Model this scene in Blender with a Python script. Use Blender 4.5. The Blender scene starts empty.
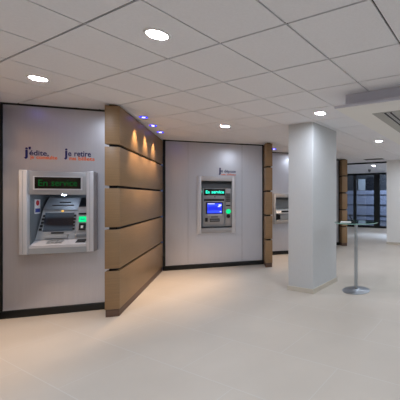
import bpy, bmesh, math, random
from mathutils import Vector, Matrix
random.seed(4)
S = bpy.context.scene
COL = S.collection
H = 2.613                                   # ceiling height
EYE = 1.47
ORG = {}

# ---------------------------------------------------------------- materials
def lin(c):
    return tuple((x/255/12.92 if x/255 <= .04045 else ((x/255+.055)/1.055)**2.4) for x in c) + (1,)

def mat(name, rgb, rough=.6, metal=0, noise=0, nscale=(8, 8, 8), bump=0, spec=.5, emit=None, estr=0, coat=0):
    m = bpy.data.materials.new(name); m.use_nodes = True
    n, l = m.node_tree.nodes, m.node_tree.links
    b = n['Principled BSDF']
    b.inputs['Base Color'].default_value = lin(rgb)
    b.inputs['Roughness'].default_value = rough
    b.inputs['Metallic'].default_value = metal
    b.inputs['Specular IOR Level'].default_value = spec
    if coat: b.inputs['Coat Weight'].default_value = coat
    if emit:
        b.inputs['Emission Color'].default_value = lin(emit)
        b.inputs['Emission Strength'].default_value = estr
    if noise or bump:
        tc = n.new('ShaderNodeTexCoord'); mp = n.new('ShaderNodeMapping'); nz = n.new('ShaderNodeTexNoise')
        mp.inputs['Scale'].default_value = nscale
        nz.inputs['Scale'].default_value = 1; nz.inputs['Detail'].default_value = 5
        l.new(tc.outputs['Object'], mp.inputs['Vector']); l.new(mp.outputs['Vector'], nz.inputs['Vector'])
        if noise:
            cr = n.new('ShaderNodeValToRGB')
            c = lin(rgb)
            cr.color_ramp.elements[0].position = .3; cr.color_ramp.elements[1].position = .7
            cr.color_ramp.elements[0].color = tuple(x*(1-noise) for x in c[:3]) + (1,)
            cr.color_ramp.elements[1].color = tuple(min(1, x*(1+noise)) for x in c[:3]) + (1,)
            l.new(nz.outputs['Fac'], cr.inputs['Fac']); l.new(cr.outputs['Color'], b.inputs['Base Color'])
        if bump:
            bp = n.new('ShaderNodeBump'); bp.inputs['Strength'].default_value = bump; bp.inputs['Distance'].default_value = .002
            l.new(nz.outputs['Fac'], bp.inputs['Height']); l.new(bp.outputs['Normal'], b.inputs['Normal'])
    return m

def floor_mat():
    m = bpy.data.materials.new('pale_stone_tiles'); m.use_nodes = True
    n, l = m.node_tree.nodes, m.node_tree.links
    b = n['Principled BSDF']
    tc = n.new('ShaderNodeTexCoord'); mp = n.new('ShaderNodeMapping')
    mp.inputs['Rotation'].default_value = (0, 0, math.radians(45))
    l.new(tc.outputs['Object'], mp.inputs['Vector'])
    br = n.new('ShaderNodeTexBrick'); br.offset = .5
    br.inputs['Color1'].default_value = lin((201, 192, 180)); br.inputs['Color2'].default_value = lin((199, 190, 178))
    br.inputs['Mortar'].default_value = lin((206, 201, 193))
    br.inputs['Scale'].default_value = 1; br.inputs['Mortar Size'].default_value = .004; br.inputs['Mortar Smooth'].default_value = .3
    br.inputs['Brick Width'].default_value = 1.2; br.inputs['Row Height'].default_value = .6
    l.new(mp.outputs['Vector'], br.inputs['Vector'])
    nz = n.new('ShaderNodeTexNoise'); nz.inputs['Scale'].default_value = 1.6; nz.inputs['Detail'].default_value = 6
    l.new(tc.outputs['Object'], nz.inputs['Vector'])
    mr = n.new('ShaderNodeMapRange'); mr.inputs['From Min'].default_value = .3; mr.inputs['From Max'].default_value = .7
    mr.inputs['To Min'].default_value = .955; mr.inputs['To Max'].default_value = 1.03
    l.new(nz.outputs['Fac'], mr.inputs['Value'])
    mx = n.new('ShaderNodeMix'); mx.data_type = 'RGBA'; mx.blend_type = 'MULTIPLY'; mx.inputs[0].default_value = 1
    l.new(br.outputs['Color'], mx.inputs[6]); l.new(mr.outputs['Result'], mx.inputs[7])
    l.new(mx.outputs[2], b.inputs['Base Color'])
    b.inputs['Roughness'].default_value = .42; b.inputs['Specular IOR Level'].default_value = .35
    return m

def glass_mat(name, rgb, fac=.12, rough=.02):
    m = bpy.data.materials.new(name); m.use_nodes = True
    n, l = m.node_tree.nodes, m.node_tree.links
    for x in list(n): n.remove(x)
    o = n.new('ShaderNodeOutputMaterial'); t = n.new('ShaderNodeBsdfTransparent'); g = n.new('ShaderNodeBsdfGlossy')
    mx = n.new('ShaderNodeMixShader'); fr = n.new('ShaderNodeFresnel'); fr.inputs['IOR'].default_value = 1.5
    t.inputs['Color'].default_value = lin(rgb); g.inputs['Roughness'].default_value = rough
    ad = n.new('ShaderNodeMath'); ad.operation = 'ADD'; ad.use_clamp = True; ad.inputs[1].default_value = fac
    l.new(fr.outputs['Fac'], ad.inputs[0]); l.new(ad.outputs[0], mx.inputs['Fac'])
    l.new(t.outputs[0], mx.inputs[1]); l.new(g.outputs[0], mx.inputs[2]); l.new(mx.outputs[0], o.inputs['Surface'])
    return m

def emis(name, rgb, s):
    m = bpy.data.materials.new(name); m.use_nodes = True
    n, l = m.node_tree.nodes, m.node_tree.links
    for x in list(n): n.remove(x)
    o = n.new('ShaderNodeOutputMaterial'); e = n.new('ShaderNodeEmission')
    e.inputs['Color'].default_value = lin(rgb); e.inputs['Strength'].default_value = s
    l.new(e.outputs[0], o.inputs['Surface'])
    return m

def screen_mat(name, c1, c2, estr, scale):
    m = mat(name, (12, 14, 20), .18, spec=.6)
    n, l = m.node_tree.nodes, m.node_tree.links
    b = n['Principled BSDF']
    tc = n.new('ShaderNodeTexCoord'); w = n.new('ShaderNodeTexWave'); w.wave_type = 'RINGS'
    w.inputs['Scale'].default_value = scale; w.inputs['Distortion'].default_value = 3; w.inputs['Detail'].default_value = 1
    l.new(tc.outputs['Object'], w.inputs['Vector'])
    cr = n.new('ShaderNodeValToRGB'); cr.color_ramp.elements[0].color = lin(c1); cr.color_ramp.elements[1].color = lin(c2)
    cr.color_ramp.elements[0].position = .35; cr.color_ramp.elements[1].position = .95
    l.new(w.outputs['Fac'], cr.inputs['Fac']); l.new(cr.outputs['Color'], b.inputs['Emission Color'])
    b.inputs['Emission Strength'].default_value = estr
    return m

M = dict(
    floor=floor_mat(),
    tile=mat('ceiling_tile_white', (234, 235, 240), .9, noise=.02, nscale=(60, 60, 60), bump=.1, spec=.2),
    tilegap=mat('ceiling_grid_shadow_gap', (46, 46, 50), .9),
    plaster=mat('white_plaster', (236, 236, 234), .8, noise=.012, nscale=(3, 3, 3), spec=.3),
    soffit=mat('white_painted_board', (238, 238, 236), .8, noise=.01, nscale=(3, 3, 3), spec=.3),
    pillar=mat('white_textured_wallcovering', (202, 204, 205), .7, noise=.02, nscale=(70, 70, 20), bump=.1, spec=.3),
    lilac=mat('lilac_grey_fascia', (200, 199, 209), .8, noise=.01, nscale=(3, 3, 3), spec=.3),  # greyer lilac than the lower plate, for the fascia and lip
    pbase=mat('beige_tile_skirting', (204, 197, 183), .5, noise=.03),
    alu=mat('brushed_grey_laminate', (200, 201, 209), .30, metal=.6, noise=.02, nscale=(60, 60, 2)),
    alulight=mat('aluminium_edge', (206, 206, 210), .35, metal=.6),
    black=mat('black_frame', (9, 12, 11), .5),
    wood=mat('oak_veneer', (142, 113, 80), .45, noise=.09, nscale=(3.5, 3.5, 150), bump=.05),
    plinth=mat('dark_oak_plinth', (98, 74, 60), .5, noise=.12, nscale=(2.5, 2.5, 70)),
    core=mat('dark_groove', (10, 9, 8), .8),
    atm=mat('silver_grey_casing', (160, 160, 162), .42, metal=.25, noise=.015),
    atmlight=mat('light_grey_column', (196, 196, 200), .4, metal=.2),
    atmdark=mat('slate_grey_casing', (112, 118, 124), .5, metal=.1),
    atmmid=mat('mid_grey_casing', (148, 152, 156), .45, metal=.15),
    slot=mat('black_slot', (14, 15, 17), .5),
    steel=mat('brushed_steel', (176, 182, 188), .28, metal=.9, noise=.04, nscale=(90, 90, 4)),
    blackglass=mat('black_display_glass', (10, 12, 12), .12, spec=.6),
    ledgreen=emis('green_led_text', (30, 150, 70), .17),
    ledcyan=emis('cyan_led_text', (50, 245, 205), 1.1),
    greenlit=emis('lit_green_signal', (20, 225, 140), .8),
    screen_dark=screen_mat('dark_idle_screen', (12, 18, 28), (64, 78, 92), .35, 1.6),
    screen_blue=screen_mat('lit_blue_screen', (20, 36, 215), (45, 75, 240), .85, 2.5),
    whitelit=emis('white_screen_text', (225, 232, 255), .9),
    navy=mat('navy_vinyl', (26, 24, 92), .5),
    orange=mat('orange_vinyl', (232, 104, 44), .5),
    red=mat('red_vinyl', (190, 40, 44), .5),
    bluev=mat('blue_vinyl', (44, 60, 150), .5),
    white=mat('white_plastic', (232, 232, 230), .4),
    grey=mat('grey_plastic', (120, 122, 124), .5),
    gold=mat('amber_sensor', (220, 180, 90), .3, emit=(255, 190, 90), estr=.5),
    lamp=emis('downlight_diffuser', (232, 241, 255), 200),
    hoodlamp=emis('hood_lamp_lens', (215, 230, 255), 70),
    blueglow=emis('blue_spot_ring', (15, 15, 255), 2.6),
    spotlens=emis('spot_lens', (225, 225, 255), 4),
    glass_top=glass_mat('green_tinted_table_glass', (188, 214, 206), .16),
    glass_edge=mat('glass_green_edge', (150, 196, 184), .15, spec=.7),
    pane=glass_mat('window_glass', (200, 208, 214), .015),
    ventpanel=mat('vent_panel_grey', (176, 176, 172), .6),
    asphalt=mat('street_asphalt', (70, 72, 80), .9, noise=.1),
    shutter=mat('blue_grey_shutter', (142, 147, 164), .6),
    facade=mat('dark_street_facade', (40, 42, 46), .8, noise=.1),
    facade_light=mat('pale_street_doorway', (150, 156, 160), .8),
    paper=mat('white_paper', (238, 238, 234), .7),
)

# ---------------------------------------------------------------- mesh helpers
def box(bm, a, b, bev=0):
    (x0, y0, z0), (x1, y1, z1) = a, b
    r = bmesh.ops.create_cube(bm, size=1)
    bmesh.ops.transform(bm, matrix=Matrix.Translation(((x0+x1)/2, (y0+y1)/2, (z0+z1)/2)) @ Matrix.Diagonal((abs(x1-x0), abs(y1-y0), abs(z1-z0), 1)), verts=r['verts'])
    if bev:
        es = list({e for v in r['verts'] for e in v.link_edges})
        bmesh.ops.bevel(bm, geom=es, offset=bev, segments=2, affect='EDGES', profile=.5)

def prism(bm, pts, z0, z1):
    lo = [bm.verts.new((x, y, z0)) for x, y in pts]; hi = [bm.verts.new((x, y, z1)) for x, y in pts]
    bm.faces.new(lo[::-1]); bm.faces.new(hi)
    for i in range(len(pts)):
        j = (i+1) % len(pts); bm.faces.new((lo[i], lo[j], hi[j], hi[i]))
    bmesh.ops.recalc_face_normals(bm, faces=bm.faces[:])

def hexa(bm, q0, q1):
    """solid between two quads (lists of four 3-D points)"""
    a = [bm.verts.new(p) for p in q0]; b = [bm.verts.new(p) for p in q1]
    bm.faces.new(a[::-1]); bm.faces.new(b)
    for i in range(4):
        j = (i+1) % 4; bm.faces.new((a[i], a[j], b[j], b[i]))
    bmesh.ops.recalc_face_normals(bm, faces=bm.faces[:])

def lathe(bm, prof, c=(0, 0, 0), n=40):
    rings = []
    for r, z in prof:
        if r < 1e-6: rings.append([bm.verts.new((c[0], c[1], c[2]+z))])
        else: rings.append([bm.verts.new((c[0]+r*math.cos(2*math.pi*i/n), c[1]+r*math.sin(2*math.pi*i/n), c[2]+z)) for i in range(n)])
    for a, b in zip(rings, rings[1:]):
        for i in range(n):
            j = (i+1) % n
            if len(a) == 1 and len(b) == 1: continue
            if len(a) == 1: bm.faces.new((a[0], b[j], b[i]))
            elif len(b) == 1: bm.faces.new((a[i], a[j], b[0]))
            else: bm.faces.new((a[i], a[j], b[j], b[i]))
    bmesh.ops.recalc_face_normals(bm, faces=bm.faces[:])

def cyl(bm, p, q, r, n=20):
    p, q = Vector(p), Vector(q); d = q-p
    m = Matrix.Translation((p+q)/2) @ d.to_track_quat('Z', 'Y').to_matrix().to_4x4()
    bmesh.ops.create_cone(bm, cap_ends=True, segments=n, radius1=r, radius2=r, depth=d.length, matrix=m)

def obj(name, bm, m, parent=None, smooth=False):
    """vertices are given in world coordinates; a part is stored relative to its thing's base"""
    me = bpy.data.meshes.new(name)
    org = ORG.get(parent.name, Vector()) if parent else Vector()
    if org.length: bmesh.ops.translate(bm, verts=bm.verts[:], vec=-org)
    bm.to_mesh(me); bm.free()
    for x in (m if isinstance(m, (list, tuple)) else [m]): me.materials.append(x)
    if smooth:
        for p in me.polygons: p.use_smooth = True
        try: me.set_sharp_from_angle(angle=math.radians(40))
        except Exception: pass
    o = bpy.data.objects.new(name, me); COL.objects.link(o)
    if parent: o.parent = parent; ORG[o.name] = org
    return o

def bx(name, a, b, m, parent=None, bev=0):
    bm = bmesh.new(); box(bm, a, b, bev); return obj(name, bm, m, parent, smooth=bev > 0)

def thing(name, loc, label, cat, group=None, kind=None):
    o = bpy.data.objects.new(name, None); COL.objects.link(o); o.location = loc; o.empty_display_size = .1
    ORG[o.name] = Vector(loc); tag(o, label, cat, group, kind); return o

def tag(o, label, cat, group=None, kind=None):
    o['label'] = label; o['category'] = cat
    if group: o['group'] = group
    if kind: o['kind'] = kind
    return o

def copy_tree(o, parent=None):
    c = o.copy(); COL.objects.link(c)
    if parent: c.parent = parent
    for ch in list(o.children): copy_tree(ch, c)
    return c

def text_mesh(bm, body, x0, x1, z0, z1, v, weight=.02, depth=.002):
    """lettering standing on the plane y = v, filling the box x0..x1, z0..z1"""
    cu = bpy.data.curves.new('lettering', 'FONT'); cu.body = body; cu.size = 1; cu.offset = weight; cu.extrude = .02; cu.resolution_u = 3
    o = bpy.data.objects.new('lettering', cu); COL.objects.link(o)
    bpy.context.view_layer.update()
    dg = bpy.context.evaluated_depsgraph_get()
    me = bpy.data.meshes.new_from_object(o.evaluated_get(dg))
    bpy.data.objects.remove(o); bpy.data.curves.remove(cu)
    xs = [p.co.x for p in me.vertices]; ys = [p.co.y for p in me.vertices]; zs = [p.co.z for p in me.vertices]
    sx = (x1-x0)/(max(xs)-min(xs)); sz = (z1-z0)/(max(ys)-min(ys))
    for p in me.vertices:
        x, y, z = p.co
        p.co = (x0+(x-min(xs))*sx, v-depth*(z-min(zs))/max(1e-6, max(zs)-min(zs)), z0+(y-min(ys))*sz)
    bm.from_mesh(me); bpy.data.meshes.remove(me)

def rect_hole(bm, u0, u1, z0, z1, v0, v1, holes=()):
    """sheet on the plane y, thickness v0..v1, with one rectangular opening"""
    if not holes: box(bm, (u0, v0, z0), (u1, v1, z1)); return
    a0, a1, b0, b1 = holes
    box(bm, (u0, v0, z0), (a0, v1, z1)); box(bm, (a1, v0, z0), (u1, v1, z1))
    box(bm, (a0, v0, z0), (a1, v1, b0)); box(bm, (a0, v0, b1), (a1, v1, z1))

def struct(o, label, cat): return tag(o, label, cat, None, 'structure')

# ---------------------------------------------------------------- the shell
POLY = [(-6, -3), (8, -3), (8, 5.35), (4.55, 8.80), (7.875, 12.125), (5.25, 14.75), (3.1, 12.6), (3.1, 9.3), (-6, 9.3)]
bm = bmesh.new(); prism(bm, POLY, -.1, 0)
struct(obj('floor', bm, M['floor']), 'pale cream stone tiled lobby floor', 'floor')

def inside(x, y, P=POLY):
    c = False
    for (x0, y0), (x1, y1) in zip(P, P[1:]+P[:1]):
        if (y0 > y) != (y1 > y) and x < (x1-x0)*(y-y0)/(y1-y0)+x0: c = not c
    return c

# tile ceiling: grid turned 45 degrees to the cash machine wall
G0, GA, GB = Vector((-.51, 2.914)), Vector((.421, .411)), Vector((-.421, .421))
bm = bmesh.new()
gap = .0068/.59
def grid(i, j): return G0+GA*i+GB*j
for i in range(-24, 30):
    for j in range(-24, 30):
        c = grid(i+.5, j+.5)
        if not any(inside(c.x+dx, c.y+dy) for dx, dy in ((0, 0), (.4, 0), (-.4, 0), (0, .4), (0, -.4))): continue
        p = [grid(i+gap, j+gap), grid(i+1-gap, j+gap), grid(i+1-gap, j+1-gap), grid(i+gap, j+1-gap)]
        lo = [bm.verts.new((q.x, q.y, H)) for q in p]; hi = [bm.verts.new((q.x, q.y, H+.012)) for q in p]
        bm.faces.new(lo[::-1])
        for k in range(4):
            bm.faces.new((lo[k], lo[(k+1) % 4], hi[(k+1) % 4], hi[k]))
for f in bm.faces: f.material_index = 0
n0 = len(bm.faces)
v = [bm.verts.new(q+(H+.012,)) for q in POLY]; w = [bm.verts.new(q+(H+.1,)) for q in POLY]
fs = [bm.faces.new(v[::-1]), bm.faces.new(w)]+[bm.faces.new((v[k], v[(k+1) % len(v)], w[(k+1) % len(v)], w[k])) for k in range(len(v))]
for f in fs: f.material_index = 1
struct(obj('ceiling', bm, [M['tile'], M['tilegap']]), 'white square tile suspended ceiling with thin dark joints', 'ceiling')

# dropped board on the right: body face with a wider plate below
dA, dB = Vector((.7071, .7071)), Vector((-.7071, .7071))
def q2(o, a, b): r = Vector(o)+dA*a+dB*b; return (r.x, r.y)
bulk = thing('ceiling_bulkhead', (1.5, 3.2, H), 'white dropped ceiling bulkhead with a projecting lower plate at upper right', 'bulkhead', None, 'structure')
fc = (1.193, 3.299); pc = (1.064, 3.283)
vent0 = (1.53, 3.324)
bm = bmesh.new(); prism(bm, [q2(fc, 0, 0), q2(fc, 0, -3.6), q2(fc, .04, -3.6), q2(fc, .04, 0)], H-.14, H-.001)
prism(bm, [q2(fc, .04, -.04), q2(fc, .04, 0), q2(fc, 3.8, 0), q2(fc, 3.8, -.04)], H-.14, H-.001)
obj('fascia', bm, M['lilac'], bulk)
bm = bmesh.new(); prism(bm, [q2(pc, 0, 0), q2(pc, 0, -3.7), q2(pc, 4.0, -3.7), q2(pc, 4.0, 0)], H-.173, H-.14)
obj('lower_plate', bm, M['soffit'], bulk)
bm = bmesh.new(); prism(bm, [q2(pc, -.004, .004), q2(pc, -.004, -3.7), q2(pc, 0, -3.7), q2(pc, 0, .004)], H-.171, H-.143)
obj('plate_lip', bm, M['lilac'], bulk)

# outer walls out of the picture, and the corridor
def wall(name, p, q, t, label, z1=H+.05, m='plaster'):
    p, q = Vector(p), Vector(q); d = (q-p).normalized(); nrm = Vector((-d.y, d.x))*t
    bm = bmesh.new(); prism(bm, [tuple(p), tuple(q), tuple(q+nrm), tuple(p+nrm)], 0, z1)
    return struct(obj(name, bm, M[m]), label, 'wall')
wall('wall_rear', (-6, -3), (8, -3), -.15, 'white wall behind the viewer')
wall('wall_east', (8, -3), (8, 5.35), -.15, 'white side wall out on the right')
wr = wall('wall_right', (8, 5.35), (4.55, 8.80), -.2, 'white wall at the far right edge beside the dark window')
wall('wall_corridor', (4.693, 8.943), (7.875, 12.125), -.2, 'white side of the passage leading to the window')
wall('wall_passage', (5.25, 14.75), (3.1, 12.6), -.2, 'white far side of the passage behind the wooden partition')
wall('wall_west', (-6, 4.9), (-6, -3), -.15, 'white side wall out on the left')
bm = bmesh.new(); p0 = (8, 5.35)
prism(bm, [(8, 5.35), (4.55, 8.80), (4.54, 8.79), (7.99, 5.34)], 0, .07)
struct(obj('baseboard_right', bm, M['pbase']), 'low beige tile baseboard along the far right white wall', 'baseboard')

# header rail where the passage begins
bm = bmesh.new(); prism(bm, [(3.27, 10.42), (4.93, 8.76+.0), (4.96, 8.79), (3.30, 10.45)], H-.045, H+.004)
for vv in bm.verts: pass
struct(obj('trim_1', bm, M['black']), 'thin dark rail across the ceiling in front of the passage', 'trim')

# window front at the end of the passage
win = thing('window_1', (6.6, 13.4, 0), 'dark framed glass front at the end of the passage', 'window', None, 'structure')
def wpt(t, off=0):      # along the window line from its left end
    r = Vector((5.25, 14.75))+Vector((.7071, -.7071))*t+Vector((.7071, .7071))*off; return (r.x, r.y)
def wbar(bm, t0, t1, z0, z1, o0=-.05, o1=.05): prism(bm, [wpt(t0, o0), wpt(t1, o0), wpt(t1, o1), wpt(t0, o1)], z0, z1)
L = 3.78
bm = bmesh.new(); wbar(bm, 0, L, H-.09, H+.02); wbar(bm, 0, L, 0, .1); wbar(bm, 0, .06, .1, H-.09); wbar(bm, L-.06, L, .1, H-.09)
obj('frame', bm, M['black'], win)
for t0, t1 in ((.53, .67), (1.60, 1.88), (2.75, 2.88)):
    bm = bmesh.new(); wbar(bm, t0, t1, .1, H-.09); obj('mullion', bm, M['black'], win)
for t0, t1 in ((.06, .53), (.67, 1.60), (1.88, 2.75), (2.88, L-.06)):
    bm = bmesh.new(); wbar(bm, t0, t1, .1, H-.09, -.005, .005); obj('pane', bm, M['pane'], win)

# ---------------------------------------------------------------- outside: street and the shuttered front opposite
bm = bmesh.new(); prism(bm, [wpt(-14, .06), wpt(18, .06), wpt(18, 14), wpt(-14, 14)], -.12, -.02)
struct(obj('street_ground', bm, M['asphalt']), 'dark street ground outside the window', 'ground')
sf = thing('shop_front', wpt(2, 4.4)+(0,), 'blue grey shuttered building front across the street seen through the window', 'building')
bm = bmesh.new(); wbar(bm, -9, 13, -.02, 7, 4.5, 4.9); obj('facade', bm, M['facade'], sf)
bm = bmesh.new()
for k in range(30):
    z = .02+k*.062
    wbar(bm, -5, 9, z, z+.05, 4.40, 4.44)
    wbar(bm, -5, 9, z+.05, z+.062, 4.42, 4.44)
obj('roller_shutter', bm, M['shutter'], sf)
bm = bmesh.new()
for z in (.28, .95, 1.58): wbar(bm, -5, 9, z, z+.05, 4.36, 4.39)
obj('cross_rail', bm, M['facade'], sf)
bm = bmesh.new(); wbar(bm, -1.08, -.62, 1.9, 2.6, 4.42, 4.48); obj('doorway', bm, M['facade_light'], sf)
bm = bmesh.new(); wbar(bm, -.5, .35, 1.9, 2.75, 4.43, 4.49); obj('dark_doorway', bm, M['slot'], sf)

# ---------------------------------------------------------------- metal panel walls of the niches
def niche(name, u0, u1, v, holes, label, left, right, seams=()):
    w_ = thing(name, ((u0+u1)/2, v, 0), label, 'wall', None, 'structure')
    bm = bmesh.new(); zt = H-.022; zb = .1
    cuts = [u0+left]+list(seams)+[u1-right]
    for a, b in zip(cuts, cuts[1:]):
        a += .0018 if a in seams else 0; b -= .0018 if b in seams else 0
        if holes and holes[0] < b and holes[1] > a:
            hh = (max(holes[0], a), min(holes[1], b), holes[2], holes[3])
            rect_hole(bm, a, b, zb, zt, v, v+.015, hh)
        else: box(bm, (a, v, zb), (b, v+.015, zt))
    obj('metal_sheet', bm, M['alu'], w_)
    bm = bmesh.new()
    box(bm, (u0, v-.012, zt), (u1, v+.03, H+.01))
    if left: box(bm, (u0, v-.012, .09), (u0+left, v+.03, zt))
    if right: box(bm, (u1-right, v-.012, .09), (u1, v+.03, zt))
    obj('black_frame', bm, M['black'], w_)
    bm = bmesh.new(); box(bm, (u0, v-.03, 0), (u1, v+.02, .088), .004); obj('black_baseboard', bm, M['black'], w_, True)
    bm = bmesh.new(); box(bm, (u0+left, v-.006, .09), (u1-right, v-.001, .103)); obj('edge_strip', bm, M['alulight'], w_)
    bm = bmesh.new()                                   # backing behind the sheets, open behind the machine
    bk = (holes[0], holes[1], holes[2], holes[3]) if holes else ()
    rect_hole(bm, u0, u1, 0, H+.02, v+.03, v+.06, bk); obj('backing_board', bm, M['core'], w_)
    return w_
niche('wall_left', -2.655, -1.46, 4.9, (-2.36, -1.75, .80, 1.77), 'brushed grey metal wall panel around the left cash machine', .022, 0)
niche('wall_back', -1.323, .635, 7.05, (-.62, -.02, .75, 1.88), 'brushed grey metal wall panel around the middle cash machine', .045, .03, (-.87, .183))
niche('wall_side', .785, 1.99, 8.09, (1.018, 1.692, .858, 1.477), 'brushed grey metal wall panel partly behind the white pillar', 0, .03)
niche('wall_far', 2.12, 3.09, 9.1, (), 'brushed grey metal wall panel behind the white pillar', .03, .03)
bm = bmesh.new(); box(bm, (-6, 3.6, 0), (-2.8, 3.65, H+.02)); struct(obj('wall_outer', bm, M['alu']), 'grey metal wall out of view on the left', 'wall')

# ---------------------------------------------------------------- wooden partitions
def partition(u0, u1, v0, v1, label):
    t = thing('wooden_partition', ((u0+u1)/2, (v0+v1)/2, 0), label, 'partition', 'oak partitions between the cash machine bays')
    bx('core', (u0+.035, v0+.035, .02), (u1-.035, v1, H-.004), M['core'], t)
    bx('plinth', (u0+.006, v0+.008, 0), (u1-.006, v1, .088), M['plinth'], t, .002)
    zs = [.092, .576, 1.085, 1.594, 2.103, H-.006]
    for a, b in zip(zs, zs[1:]):
        bx('board', (u0, v0, a+(.016 if a > .1 else 0)), (u1, v1, b-.017), M['wood'], t, .0015)
    return t
partition(-2.785, -2.657, 2.5, 4.9, 'wood clad partition cut by the left picture edge')
partition(-1.478, -1.323, 4.53, 7.03, 'long oak clad partition with warm light scallops beside the left cash machine')
partition(.637, .783, 6.67, 8.06, 'narrow oak clad partition end between middle machine and white pillar')
partition(1.992, 2.118, 7.72, 9.07, 'oak clad partition hidden behind the white pillar')
partition(3.092, 3.255, 8.84, 10.0, 'far oak clad partition end right of the white pillar')

# ---------------------------------------------------------------- white pillar
pil = thing('pillar', (1.15, 5.2, 0), 'square white pillar from floor to ceiling left of the glass table', 'pillar', None, 'structure')
c0 = Vector((1.148, 4.632)); pa, pb = .80, .455
def pp(a, b): return tuple(c0+dA*a+dB*b)
bm = bmesh.new(); prism(bm, [pp(0, 0), pp(pa, 0), pp(pa, pb), pp(0, pb)], .0, H-.001)
bmesh.ops.bevel(bm, geom=[e for e in bm.edges if abs(e.verts[0].co.z-e.verts[1].co.z) > 1], offset=.012, segments=3, affect='EDGES', profile=.5)
obj('shaft', bm, M['pillar'], pil, True)
bm = bmesh.new(); e = .012
prism(bm, [pp(-e, -e), pp(pa+e, -e), pp(pa+e, pb+e), pp(-e, pb+e)], 0, .07)
obj('skirting', bm, M['pbase'], pil)

# ---------------------------------------------------------------- lamps in the ceiling
def make_downlight():
    t = thing('downlight', (0, 0, H), '', 'ceiling light', 'round white downlights')
    ORG[t.name] = Vector()
    bm = bmesh.new(); lathe(bm, [(.066, -.004), (.068, -.009), (.080, -.008), (.084, -.001), (.08, .0), (.066, -.001), (.066, -.004)]); obj('trim_ring', bm, M['white'], t, True)
    bm = bmesh.new(); lathe(bm, [(0, -.0035), (.0665, -.0035)]); obj('diffuser', bm, M['lamp'], t)
    return t
dl = make_downlight()
spots = [
    (-.504, 2.492, 'large bright round downlight at top, nearest of the ceiling lights'),
    (-1.772, 3.783, 'bright round downlight above the left cash machine, near the left edge'),
    (1.12, 4.118, 'bright round downlight directly in front of the white pillar'),
    (-.122, 5.367, 'small bright round downlight in front of the middle cash machine'),
    (2.819, 5.788, 'small bright round downlight beside the dropped bulkhead at right'),
    (4.842, 10.386, 'tiny distant downlight past the dark rail, near the window'),
]
off = [(1.56, 7.05), (.756, 1.23), (-2.16, .84), (-3.42, 2.1), (-.9, -.42), (-3.8, -.8), (3.7, 1.6), (4.05, 4.5), (5.3, 3.2), (5.7, 6.2), (4.48, 7.44), (2.2, -.9), (6.5, 12.2), (6.4, 11.6), (.75, -2.0), (5.3, -.2), (6.9, 4.9), (6.9, 1.5)]  # unseen lamps: ceiling lattice continued, with extras added to brighten lobby and passage
for k, (x, y, lab) in enumerate(spots+[(a, b, 'round white downlight added out of view to light the lobby') for a, b in off]):
    o = dl if k == 0 else copy_tree(dl)
    z = H-.173 if (x, y) in ((3.7, 1.6), (4.05, 4.5)) else H
    o.location = (x, y, z); o['label'] = lab

def make_spot():
    t = thing('spotlight', (0, 0, H), '', 'spotlight', 'small blue ringed spotlights'); ORG[t.name] = Vector()
    bm = bmesh.new(); lathe(bm, [(.022, -.004), (.045, -.005), (.052, -.003), (.052, .0)]); obj('blue_ring', bm, M['blueglow'], t, True)
    bm = bmesh.new(); lathe(bm, [(0, -.003), (.0225, -.004)]); obj('lens', bm, M['spotlens'], t)
    return t
sp = make_spot()
SP = [(-1.212, 5.15, 'blue ringed spotlight above the long oak partition, nearest of its three'),
      (-1.212, 5.71, 'blue ringed spotlight above the long oak partition, middle of its three'),
      (-1.212, 6.24, 'blue ringed spotlight above the long oak partition, farthest of its three'),
      (.923, 7.561, 'single blue ringed spotlight right of the narrow oak partition'),
      (-2.52, 4.43, 'blue ringed spotlight out of view at the left edge'),
      (-2.52, 3.9, 'blue ringed spotlight out of view at the left edge'),
      (-2.52, 3.35, 'blue ringed spotlight out of view at the left edge')]
for k, (x, y, lab) in enumerate(SP):
    o = sp if k == 0 else copy_tree(sp)
    o.location = (x, y, H); o['label'] = lab
    ld = bpy.data.lights.new('spot_beam', 'SPOT'); ld.energy = 62 if x > -2 else 36; ld.color = (1, .68, .42); ld.spot_size = math.radians(66); ld.spot_blend = .75; ld.shadow_soft_size = .02
    lo = bpy.data.objects.new('spot_beam', ld); COL.objects.link(lo); lo.location = (x, y, H-.012)
    lo.rotation_euler = (0, 0, 0)

# vents and detector
vt = thing('ceiling_vent', vent0+(H-.173,), 'grey linear slot vent with two black slots in the bulkhead', 'vent')
zb = H-.173
bm = bmesh.new(); prism(bm, [q2(vent0, 0, 0), q2(vent0, 0, -.62), q2(vent0, 2.4, -.62), q2(vent0, 2.4, 0)], zb-.004, zb-.0005)
obj('vent_panel', bm, M['ventpanel'], vt)
for b in (-.135, -.20, -.36, -.43):
    bm = bmesh.new(); prism(bm, [q2(vent0, .03, b), q2(vent0, .03, b-.026), q2(vent0, 2.37, b-.026), q2(vent0, 2.37, b)], zb-.008, zb-.004); obj('slot', bm, M['slot'], vt)
    bm = bmesh.new()
    for s in (.004, -.034): prism(bm, [q2(vent0, .03, b+s), q2(vent0, .03, b+s+.004), q2(vent0, 2.37, b+s+.004), q2(vent0, 2.37, b+s)], zb-.010, zb-.003)
    obj('slot_rim', bm, M['alulight'], vt)
v2 = thing('ceiling_vent', (3.95, 8.62, H), 'small dark ceiling vent before the passage', 'vent')
b2 = Vector((3.80, 8.80))
bm = bmesh.new(); prism(bm, [q2(b2, -.1, 0), q2(b2, -.1, -.6), q2(b2, .12, -.6), q2(b2, .12, 0)], H-.008, H-.001); obj('vent_frame', bm, M['ventpanel'], v2)
for k in range(5):
    a = -.08+k*.038
    bm = bmesh.new(); prism(bm, [q2(b2, a, -.02), q2(b2, a, -.58), q2(b2, a+.028, -.58), q2(b2, a+.028, -.02)], H-.012, H-.008); obj('slot', bm, M['slot'], v2)
sd = thing('smoke_detector', (5.27, 11.70, H), 'small grey detector on the passage ceiling before the window', 'detector')
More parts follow.
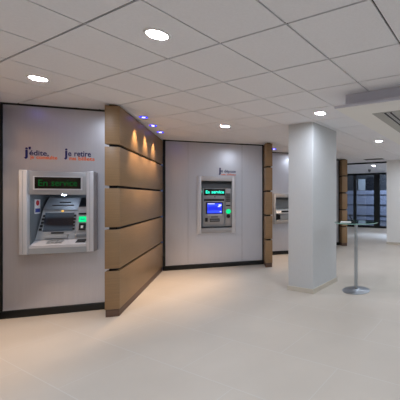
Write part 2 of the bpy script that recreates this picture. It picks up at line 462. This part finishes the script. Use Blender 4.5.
bm = bmesh.new(); lathe(bm, [(0, -.02), (.07, -.02), (.075, 0)], (5.27, 11.70, H)); obj('detector_base', bm, M['white'], sd, True)
bm = bmesh.new(); lathe(bm, [(0, -.13), (.03, -.125), (.055, -.07), (.06, -.02)], (5.27, 11.70, H)); obj('dome', bm, M['grey'], sd, True)

# ---------------------------------------------------------------- left cash machine
GRP = 'cash machines in the lobby wall'
a1 = thing('cash_machine', (-2.055, 4.9, .77), 'left cash machine with wide light columns and a deep hooded recess', 'cash machine', GRP)
for u0, u1 in ((-2.431, -2.352), (-1.76, -1.681)):
    bm = bmesh.new(); box(bm, (u0, 4.79, .773), (u1, 4.899, 1.797), .008)
    c = obj('side_column', bm, M['atmlight'], a1, True)
    bx('column_groove', (u0+.036, 4.7885, .79), (u0+.040, 4.792, 1.78), M['atmmid'], c)
bm = bmesh.new(); box(bm, (-2.352, 4.825, 1.50), (-1.76, 4.899, 1.785), .004); hp = obj('header_panel', bm, M['atm'], a1, True)
bm = bmesh.new()
for a, b, c, d in ((-2.305, -1.812, 1.715, 1.727), (-2.305, -1.812, 1.557, 1.572), (-2.305, -2.292, 1.572, 1.715), (-1.825, -1.812, 1.572, 1.715)): box(bm, (a, 4.815, c), (b, 4.826, d))
obj('display_bezel', bm, M['atmlight'], hp)
ds = bx('status_display', (-2.292, 4.819, 1.572), (-1.825, 4.825, 1.715), M['blackglass'], a1)
for wd, x0, x1, z1 in (('En', -2.255, -2.165, 1.682), ('service', -2.125, -1.865, 1.682)):
    bm = bmesh.new(); text_mesh(bm, wd, x0, x1, 1.607, z1, 4.8185, .0, .001); obj('status_word', bm, M['ledgreen'], ds)
# recess housing
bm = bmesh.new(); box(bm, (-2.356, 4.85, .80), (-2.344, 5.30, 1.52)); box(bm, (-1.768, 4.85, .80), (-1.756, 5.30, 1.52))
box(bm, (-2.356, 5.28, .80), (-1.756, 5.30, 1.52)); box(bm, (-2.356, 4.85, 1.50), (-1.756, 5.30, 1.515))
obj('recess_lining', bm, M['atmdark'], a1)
bm = bmesh.new(); hexa(bm, [(-2.352, 4.815, .772), (-1.76, 4.815, .772), (-1.76, 4.899, .772), (-2.352, 4.899, .772)], [(-2.352, 4.825, .872), (-1.76, 4.825, .872), (-1.76, 4.899, .872), (-2.352, 4.899, .872)])
obj('lower_sill', bm, M['atmmid'], a1)
def shelf(u, t, dz=0): return (u, 4.82+.145*t, .872+.062*t+dz)
bm = bmesh.new(); hexa(bm, [shelf(-2.35, 0, -.03), shelf(-1.762, 0, -.03), shelf(-1.762, 1, -.03), shelf(-2.35, 1, -.03)], [shelf(-2.35, 0), shelf(-1.762, 0), shelf(-1.762, 1), shelf(-2.35, 1)])
sh = obj('shelf', bm, M['atmlight'], a1)
def pad(u0, u1, t0, t1, m, name, par, h=.005):
    bm = bmesh.new(); hexa(bm, [shelf(u0, t0), shelf(u1, t0), shelf(u1, t1), shelf(u0, t1)], [shelf(u0, t0, h), shelf(u1, t0, h), shelf(u1, t1, h), shelf(u0, t1, h)]); return obj(name, bm, M[m], par)
kp = pad(-2.20, -2.04, .25, .85, 'steel', 'keypad', a1)
bm = bmesh.new()
for i in range(4):
    for j in range(4):
        u = -2.192+i*.039; t = .30+j*.13
        hexa(bm, [shelf(u, t, .005), shelf(u+.03, t, .005), shelf(u+.03, t+.09, .005), shelf(u, t+.09, .005)], [shelf(u, t, .011), shelf(u+.03, t, .011), shelf(u+.03, t+.09, .011), shelf(u, t+.09, .011)])
obj('keys', bm, M['atmmid'], kp)
pad(-1.90, -1.80, .25, .85, 'slot', 'contactless_pad', a1)
# leaning fascia: f(u, z) gives the front surface
def fz(z): return 4.94+.10*(z-.93)/.4
def slab(bm, u0, u1, z0, z1, d0=0, d1=.012):
    hexa(bm, [(u0, fz(z0)-d1, z0), (u1, fz(z0)-d1, z0), (u1, fz(z1)-d1, z1), (u0, fz(z1)-d1, z1)], [(u0, fz(z0)-d0, z0), (u1, fz(z0)-d0, z0), (u1, fz(z1)-d0, z1), (u0, fz(z1)-d0, z1)])
bm = bmesh.new()
hexa(bm, [(-2.345, fz(.93), .925), (-1.935, fz(.93), .925), (-1.935, 5.27, .925), (-2.345, 5.27, .925)], [(-2.305, fz(1.30), 1.30), (-1.935, fz(1.30), 1.30), (-1.935, 5.27, 1.30), (-2.305, 5.27, 1.30)])
fa = obj('fascia', bm, M['atmmid'], a1)
bm = bmesh.new(); slab(bm, -2.276, -1.972, 1.035, 1.266, 0, .006); obj('screen', bm, M['screen_dark'], a1)
for s in range(5):
    z = 1.045+s*.042
    bm = bmesh.new(); slab(bm, -2.318+.006*s, -2.290+.005*s, z, z+.028, 0, .012); obj('function_key', bm, M['slot'], a1)
    bm = bmesh.new(); slab(bm, -1.970, -1.950, z, z+.026, 0, .012); obj('function_key', bm, M['slot'], a1)
bm = bmesh.new(); slab(bm, -2.25, -2.01, .95, .995, 0, .02); pt = obj('note_tray', bm, M['atmmid'], a1)
bm = bmesh.new(); slab(bm, -2.19, -2.06, 1.003, 1.021, 0, .008); obj('receipt_slot', bm, M['slot'], a1)
# upper hood unit above the screen
bm = bmesh.new(); hexa(bm, [(-2.305, fz(1.30)-.01, 1.30), (-1.935, fz(1.30)-.01, 1.30), (-1.935, 5.27, 1.30), (-2.305, 5.27, 1.30)], [(-2.285, 5.12, 1.46), (-1.935, 5.12, 1.46), (-1.935, 5.27, 1.46), (-2.285, 5.27, 1.46)])
up = obj('upper_unit', bm, M['atmdark'], a1)
for a, b, z, d in ((-2.15, -2.03, 1.392, .014), (-2.22, -1.99, 1.357, .010)):
    y = fz(1.30)-.01+(5.12-fz(1.30)+.01)*(z-1.30)/.16
    bx('slot', (a, y-.005, z), (b, y+.012, z+d), M['slot'], up)
bm = bmesh.new(); bmesh.ops.create_uvsphere(bm, u_segments=12, v_segments=8, radius=.014, matrix=Matrix.Translation((-2.10, fz(1.29)-.004, 1.287))); obj('camera_dot', bm, M['gold'], up, True)
# right console
bm = bmesh.new(); hexa(bm, [(-1.925, 4.93, .92), (-1.769, 4.93, .92), (-1.769, 5.27, .92), (-1.925, 5.27, .92)], [(-1.925, 5.0, 1.34), (-1.769, 5.0, 1.34), (-1.769, 5.27, 1.34), (-1.925, 5.27, 1.34)])
co = obj('side_console', bm, M['atm'], a1)
def cs(z): return 4.93+.07*(z-.92)/.42
def cslab(name, u0, u1, z0, z1, m, par, d=.01):
    bm = bmesh.new(); hexa(bm, [(u0, cs(z0)-d, z0), (u1, cs(z0)-d, z0), (u1, cs(z1)-d, z1), (u0, cs(z1)-d, z1)], [(u0, cs(z0)+.004, z0), (u1, cs(z0)+.004, z0), (u1, cs(z1)+.004, z1), (u0, cs(z1)+.004, z1)]); return obj(name, bm, M[m], par)
gs = cslab('green_signal', -1.902, -1.815, 1.145, 1.215, 'greenlit', a1)
cslab('arrow_mark', -1.88, -1.84, 1.175, 1.183, 'bluev', gs, .012)
cslab('top_slot', -1.91, -1.79, 1.24, 1.262, 'slot', co)
cr_ = cslab('card_reader', -1.893, -1.825, 1.04, 1.128, 'slot', a1, .02)
cslab('card_mark', -1.87, -1.846, 1.065, 1.10, 'white', cr_, .023)
cslab('coin_tray', -1.915, -1.785, .955, .99, 'atmdark', co)
# hood lamp and sticker
bm = bmesh.new(); bmesh.ops.create_uvsphere(bm, u_segments=16, v_segments=8, radius=1, matrix=Matrix.Translation((-2.055, 4.95, 1.500)) @ Matrix.Diagonal((.022, .022, .012, 1))); obj('hood_lamp', bm, M['hoodlamp'], a1, True)
st = bx('payment_sticker', (-2.3445, 4.93, 1.26), (-2.342, 5.05, 1.44), M['white'], a1)
bm = bmesh.new(); cyl(bm, (-2.342, 4.99, 1.395), (-2.3405, 4.99, 1.395), .034); obj('red_disc', bm, M['red'], st)
bx('blue_band', (-2.342, 4.94, 1.275), (-2.3408, 5.04, 1.325), M['bluev'], st)
# ---------------------------------------------------------------- middle cash machine
a2 = thing('cash_machine', (-.325, 7.05, .72), 'middle cash machine with lit blue screen and cyan status text', 'cash machine', GRP)
for u0, u1 in ((-.70, -.615), (-.027, .053)):
    bm = bmesh.new(); box(bm, (u0, 6.975, .722), (u1, 7.049, 1.903), .006); obj('side_column', bm, M['atmlight'], a2, True)
bm = bmesh.new(); box(bm, (-.615, 6.985, 1.805), (-.027, 7.049, 1.900), .004); obj('top_bar', bm, M['atmlight'], a2, True)
bm = bmesh.new(); box(bm, (-.615, 6.985, .722), (-.027, 7.049, .825), .004); obj('bottom_bar', bm, M['atm'], a2, True)
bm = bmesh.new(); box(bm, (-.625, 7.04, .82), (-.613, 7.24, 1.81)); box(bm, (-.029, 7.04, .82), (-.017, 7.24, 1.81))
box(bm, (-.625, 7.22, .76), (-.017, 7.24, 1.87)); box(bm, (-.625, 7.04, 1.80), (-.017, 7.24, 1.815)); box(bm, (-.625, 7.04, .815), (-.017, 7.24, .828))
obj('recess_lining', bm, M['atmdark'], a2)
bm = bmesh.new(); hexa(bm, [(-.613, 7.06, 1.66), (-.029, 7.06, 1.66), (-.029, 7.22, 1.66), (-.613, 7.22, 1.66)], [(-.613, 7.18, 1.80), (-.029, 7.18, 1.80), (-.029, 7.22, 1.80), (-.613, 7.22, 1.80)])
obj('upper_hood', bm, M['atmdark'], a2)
main = bx('main_unit', (-.60, 7.06, .85), (-.165, 7.22, 1.655), M['atmmid'], a2, .004)
d2 = bx('status_display', (-.565, 7.05, 1.505), (-.155, 7.062, 1.64), M['blackglass'], a2, .003)
for wd, x0, x1 in (('En', -.535, -.46), ('service', -.425, -.18)):
    bm = bmesh.new(); text_mesh(bm, wd, x0, x1, 1.543, 1.607, 7.049, .03, .001); obj('status_word', bm, M['ledcyan'], d2)
bm = bmesh.new(); cyl(bm, (-.36, 7.052, 1.475), (-.36, 7.062, 1.475), .012); obj('camera_dot', bm, M['slot'], a2)
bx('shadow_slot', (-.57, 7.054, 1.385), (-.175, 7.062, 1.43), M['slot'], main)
bm = bmesh.new(); box(bm, (-.555, 7.035, .90), (-.185, 7.07, 1.385), .006); bz = obj('screen_bezel', bm, M['atm'], a2, True)
bx('screen_surround', (-.535, 7.03, 1.115), (-.20, 7.036, 1.365), M['slot'], a2)
sc = bx('screen', (-.505, 7.026, 1.13), (-.222, 7.031, 1.345), M['screen_blue'], a2)
for a, b, c, d in ((-.495, -.36, 1.322, 1.336), (-.285, -.232, 1.285, 1.315), (-.30, -.25, 1.262, 1.278), (-.262, -.235, 1.155, 1.172)):
    bx('screen_text', (a, 7.0245, c), (b, 7.026, d), M['whitelit'], sc)
bx('screen_lip', (-.50, 7.02, 1.085), (-.215, 7.036, 1.11), M['atmlight'], bz)
cs_ = bx('cash_slot', (-.455, 7.018, .955), (-.265, 7.036, 1.02), M['slot'], a2)
bx('cash_flap', (-.445, 7.012, .975), (-.275, 7.019, 1.0), M['atmdark'], cs_)
bx('receipt_slot', (-.43, 7.026, 1.045), (-.30, 7.036, 1.062), M['slot'], a2)
bx('barcode_reader', (-.545, 7.02, .955), (-.495, 7.036, 1.04), M['slot'], a2, .003)
mod = bx('side_module', (-.155, 7.05, .85), (-.035, 7.22, 1.65), M['atm'], a2, .005)
bx('keypad', (-.145, 7.042, 1.37), (-.055, 7.052, 1.545), M['slot'], a2, .003)
bm = bmesh.new()
for i in range(3):
    for j in range(4): box(bm, (-.138+i*.028, 7.036, 1.385+j*.038), (-.118+i*.028, 7.043, 1.41+j*.038))
obj('keys', bm, M['grey'], a2)
bx('slot', (-.14, 7.044, 1.275), (-.055, 7.052, 1.305), M['slot'], mod)
bm = bmesh.new(); cyl(bm, (-.093, 7.036, 1.165), (-.093, 7.052, 1.165), .05, 28); obj('green_signal', bm, M['greenlit'], a2)
bm = bmesh.new(); cyl(bm, (-.093, 7.04, 1.065), (-.093, 7.052, 1.065), .04, 24); box(bm, (-.115, 7.03, 1.055), (-.07, 7.045, 1.105)); obj('card_reader', bm, M['slot'], a2)
bx('side_light', (-.6135, 7.075, 1.56), (-.609, 7.11, 1.60), M['ledcyan'], a2)
# ---------------------------------------------------------------- right machine, half behind the pillar
a3 = thing('cash_machine', (1.36, 8.09, .79), 'right cash machine half hidden behind the white pillar', 'cash machine', GRP)
bm = bmesh.new()
for a, b, c, d in ((.973, 1.03, .79, 1.556), (1.68, 1.74, .79, 1.556), (1.03, 1.68, 1.46, 1.556), (1.03, 1.68, .79, .875)): box(bm, (a, 8.03, c), (b, 8.088, d), .004)
obj('surround', bm, M['atm'], a3, True)
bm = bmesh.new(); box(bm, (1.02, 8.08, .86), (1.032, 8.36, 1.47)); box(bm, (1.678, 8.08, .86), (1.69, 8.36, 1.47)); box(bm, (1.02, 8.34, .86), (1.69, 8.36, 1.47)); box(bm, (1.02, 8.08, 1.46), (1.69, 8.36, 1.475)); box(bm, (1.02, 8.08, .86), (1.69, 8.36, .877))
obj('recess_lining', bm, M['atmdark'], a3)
bm = bmesh.new(); hexa(bm, [(1.035, 8.09, 1.05), (1.675, 8.09, 1.05), (1.675, 8.34, 1.05), (1.035, 8.34, 1.02)], [(1.035, 8.10, 1.09), (1.675, 8.10, 1.09), (1.675, 8.34, 1.17), (1.035, 8.34, 1.17)])
lg = obj('ledge', bm, M['white'], a3)
bx('front_unit', (1.10, 8.12, .88), (1.675, 8.34, 1.05), M['atmmid'], a3, .004)
bx('deposit_slot', (1.175, 8.085, 1.075), (1.5, 8.13, 1.115), M['slot'], a3)
bm = bmesh.new(); box(bm, (1.10, 8.10, .90), (1.15, 8.13, 1.01), .01); obj('card_reader', bm, M['slot'], a3)
bx('red_display', (1.21, 8.325, 1.235), (1.45, 8.341, 1.29), M['red'], a3)
bx('back_unit', (1.05, 8.30, 1.18), (1.66, 8.34, 1.40), M['atmmid'], a3)

# ---------------------------------------------------------------- lettering on the metal panels
def lettering(loc, label, blue, orange, v):
    t = thing('wall_lettering', loc, label, 'lettering', 'slogans above the cash machines')
    for wd in blue:                                     # each word a part; its letters are one mesh
        bm = bmesh.new()
        for q in wd: text_mesh(bm, q[0], *q[1:5], v-.0005, q[5])
        obj('navy_word', bm, M['navy'], t)
    for q in orange:
        bm = bmesh.new(); text_mesh(bm, *q, v-.0005, .025); obj('orange_word', bm, M['orange'], t)
lettering((-2.27, 4.9, 1.93), 'navy and orange slogan at left, ending with a comma, above left machine',
          [[('j', -2.433, -2.394, 1.938, 2.082, .03), ("'", -2.388, -2.365, 2.056, 2.092, .03), ('édite,', -2.381, -2.188, 1.974, 2.05, .02)]],
          [('je', -2.372, -2.335, 1.930, 1.985), ('consulte', -2.312, -2.100, 1.942, 1.988)], 4.9)
lettering((-1.87, 4.9, 1.93), 'navy and orange slogan above right side of left machine, nearest the oak partition',
          [[('j', -2.033, -1.997, 1.945, 2.088, .03), ('e', -1.990, -1.955, 1.990, 2.042, .02)], [('retire', -1.925, -1.748, 1.990, 2.060, .02)]],
          [('mes', -1.977, -1.905, 1.940, 1.975), ('billets', -1.882, -1.707, 1.940, 1.988)], 4.9)
lettering((-.12, 7.05, 1.93), 'small navy and orange slogan above the middle cash machine',
          [[('j', -.291, -.240, 1.932, 2.085, .04), ('e', -.240, -.203, 1.985, 2.036, .02)], [('dépose', -.180, .056, 1.966, 2.046, .02)]],
          [('mes', -.236, -.15, 1.928, 1.955), ('billets', -.12, .056, 1.928, 1.968)], 7.05)

# ---------------------------------------------------------------- glass table
TX, TY, TZ = 1.83, 4.575, 1.065
tb = thing('glass_table', (TX, TY, 0), 'tall round glass topped standing table on a steel pole', 'table')
bm = bmesh.new(); lathe(bm, [(0, 0), (.205, 0), (.218, .003), (.218, .008), (.20, .013), (.06, .020), (.045, .03), (0, .03)], (TX, TY, 0), 56); obj('base_disc', bm, M['steel'], tb, True)
bm = bmesh.new(); cyl(bm, (TX, TY, .025), (TX, TY, TZ-.012), .026, 28); obj('pole', bm, M['steel'], tb, True)
bm = bmesh.new(); lathe(bm, [(0, -.012), (.075, -.012), (.08, -.006), (.08, -.001), (0, -.001)], (TX, TY, TZ), 36); obj('top_flange', bm, M['steel'], tb, True)
gt = bmesh.new(); lathe(gt, [(0, 0), (.337, 0)], (TX, TY, TZ), 64); lathe(gt, [(0, .012), (.337, .012)], (TX, TY, TZ), 64)
gt = obj('glass_top', gt, M['glass_top'], tb)
bm = bmesh.new(); lathe(bm, [(.336, 0), (.338, .0015), (.338, .0105), (.336, .012)], (TX, TY, TZ), 64); obj('glass_rim', bm, M['glass_edge'], gt, True)
zt = TZ+.0125
pn = thing('desk_pen', (TX-.06, TY-.02, zt), 'small black pen leaning in a holder on the glass table', 'pen')
bm = bmesh.new(); lathe(bm, [(0, 0), (.035, 0), (.035, .008), (.012, .016), (.012, .03), (0, .03)], (TX-.06, TY-.02, zt), 24); obj('holder', bm, M['slot'], pn, True)
bm = bmesh.new(); cyl(bm, (TX-.06, TY-.02, zt+.02), (TX-.12, TY-.0, zt+.12), .010, 12); obj('pen', bm, M['slot'], pn, True)
bm = bmesh.new(); prism(bm, [(TX-.27, TY-.02), (TX-.12, TY-.10), (TX-.06, TY+.06), (TX-.2, TY+.13)], zt, zt+.006)
tag(obj('paper_stack', bm, M['paper']), 'small stack of white paper slips on the left of the glass table', 'paper')

# ---------------------------------------------------------------- added light outside, world, camera
ld = bpy.data.lights.new('added_shutter_light', 'POINT'); ld.energy = 1500; ld.color = (.8, .85, 1); ld.shadow_soft_size = .15  # unseen point light added to brighten the shutters opposite
lo = bpy.data.objects.new('added_shutter_light', ld); COL.objects.link(lo); lo.location = wpt(2.0, 2.0)+(3.6,)

w = bpy.data.worlds.new('dusk_sky'); S.world = w; w.use_nodes = True
w.node_tree.nodes['Background'].inputs['Color'].default_value = (.25, .32, .6, 1)
w.node_tree.nodes['Background'].inputs['Strength'].default_value = .15

cd = bpy.data.cameras.new('camera'); cam = bpy.data.objects.new('camera', cd); COL.objects.link(cam)
cam.location = (0, 0, EYE); cam.rotation_euler = (math.radians(90), 0, -math.radians(18.87))
cd.sensor_width = 36; cd.sensor_fit = 'HORIZONTAL'; cd.lens = 36*313/400
cd.shift_x = (200-340)/400; cd.shift_y = (197-200)/400
cd.clip_start = .05
S.camera = cam
S.view_settings.view_transform = 'Standard'; S.view_settings.look = 'None'
S.view_settings.gamma = 1; S.view_settings.use_curve_mapping = False
S.view_settings.exposure = .6
S.cycles.use_denoising = True
S.cycles.sample_clamp_indirect = 6
S.cycles.max_bounces = 10; S.cycles.diffuse_bounces = 6
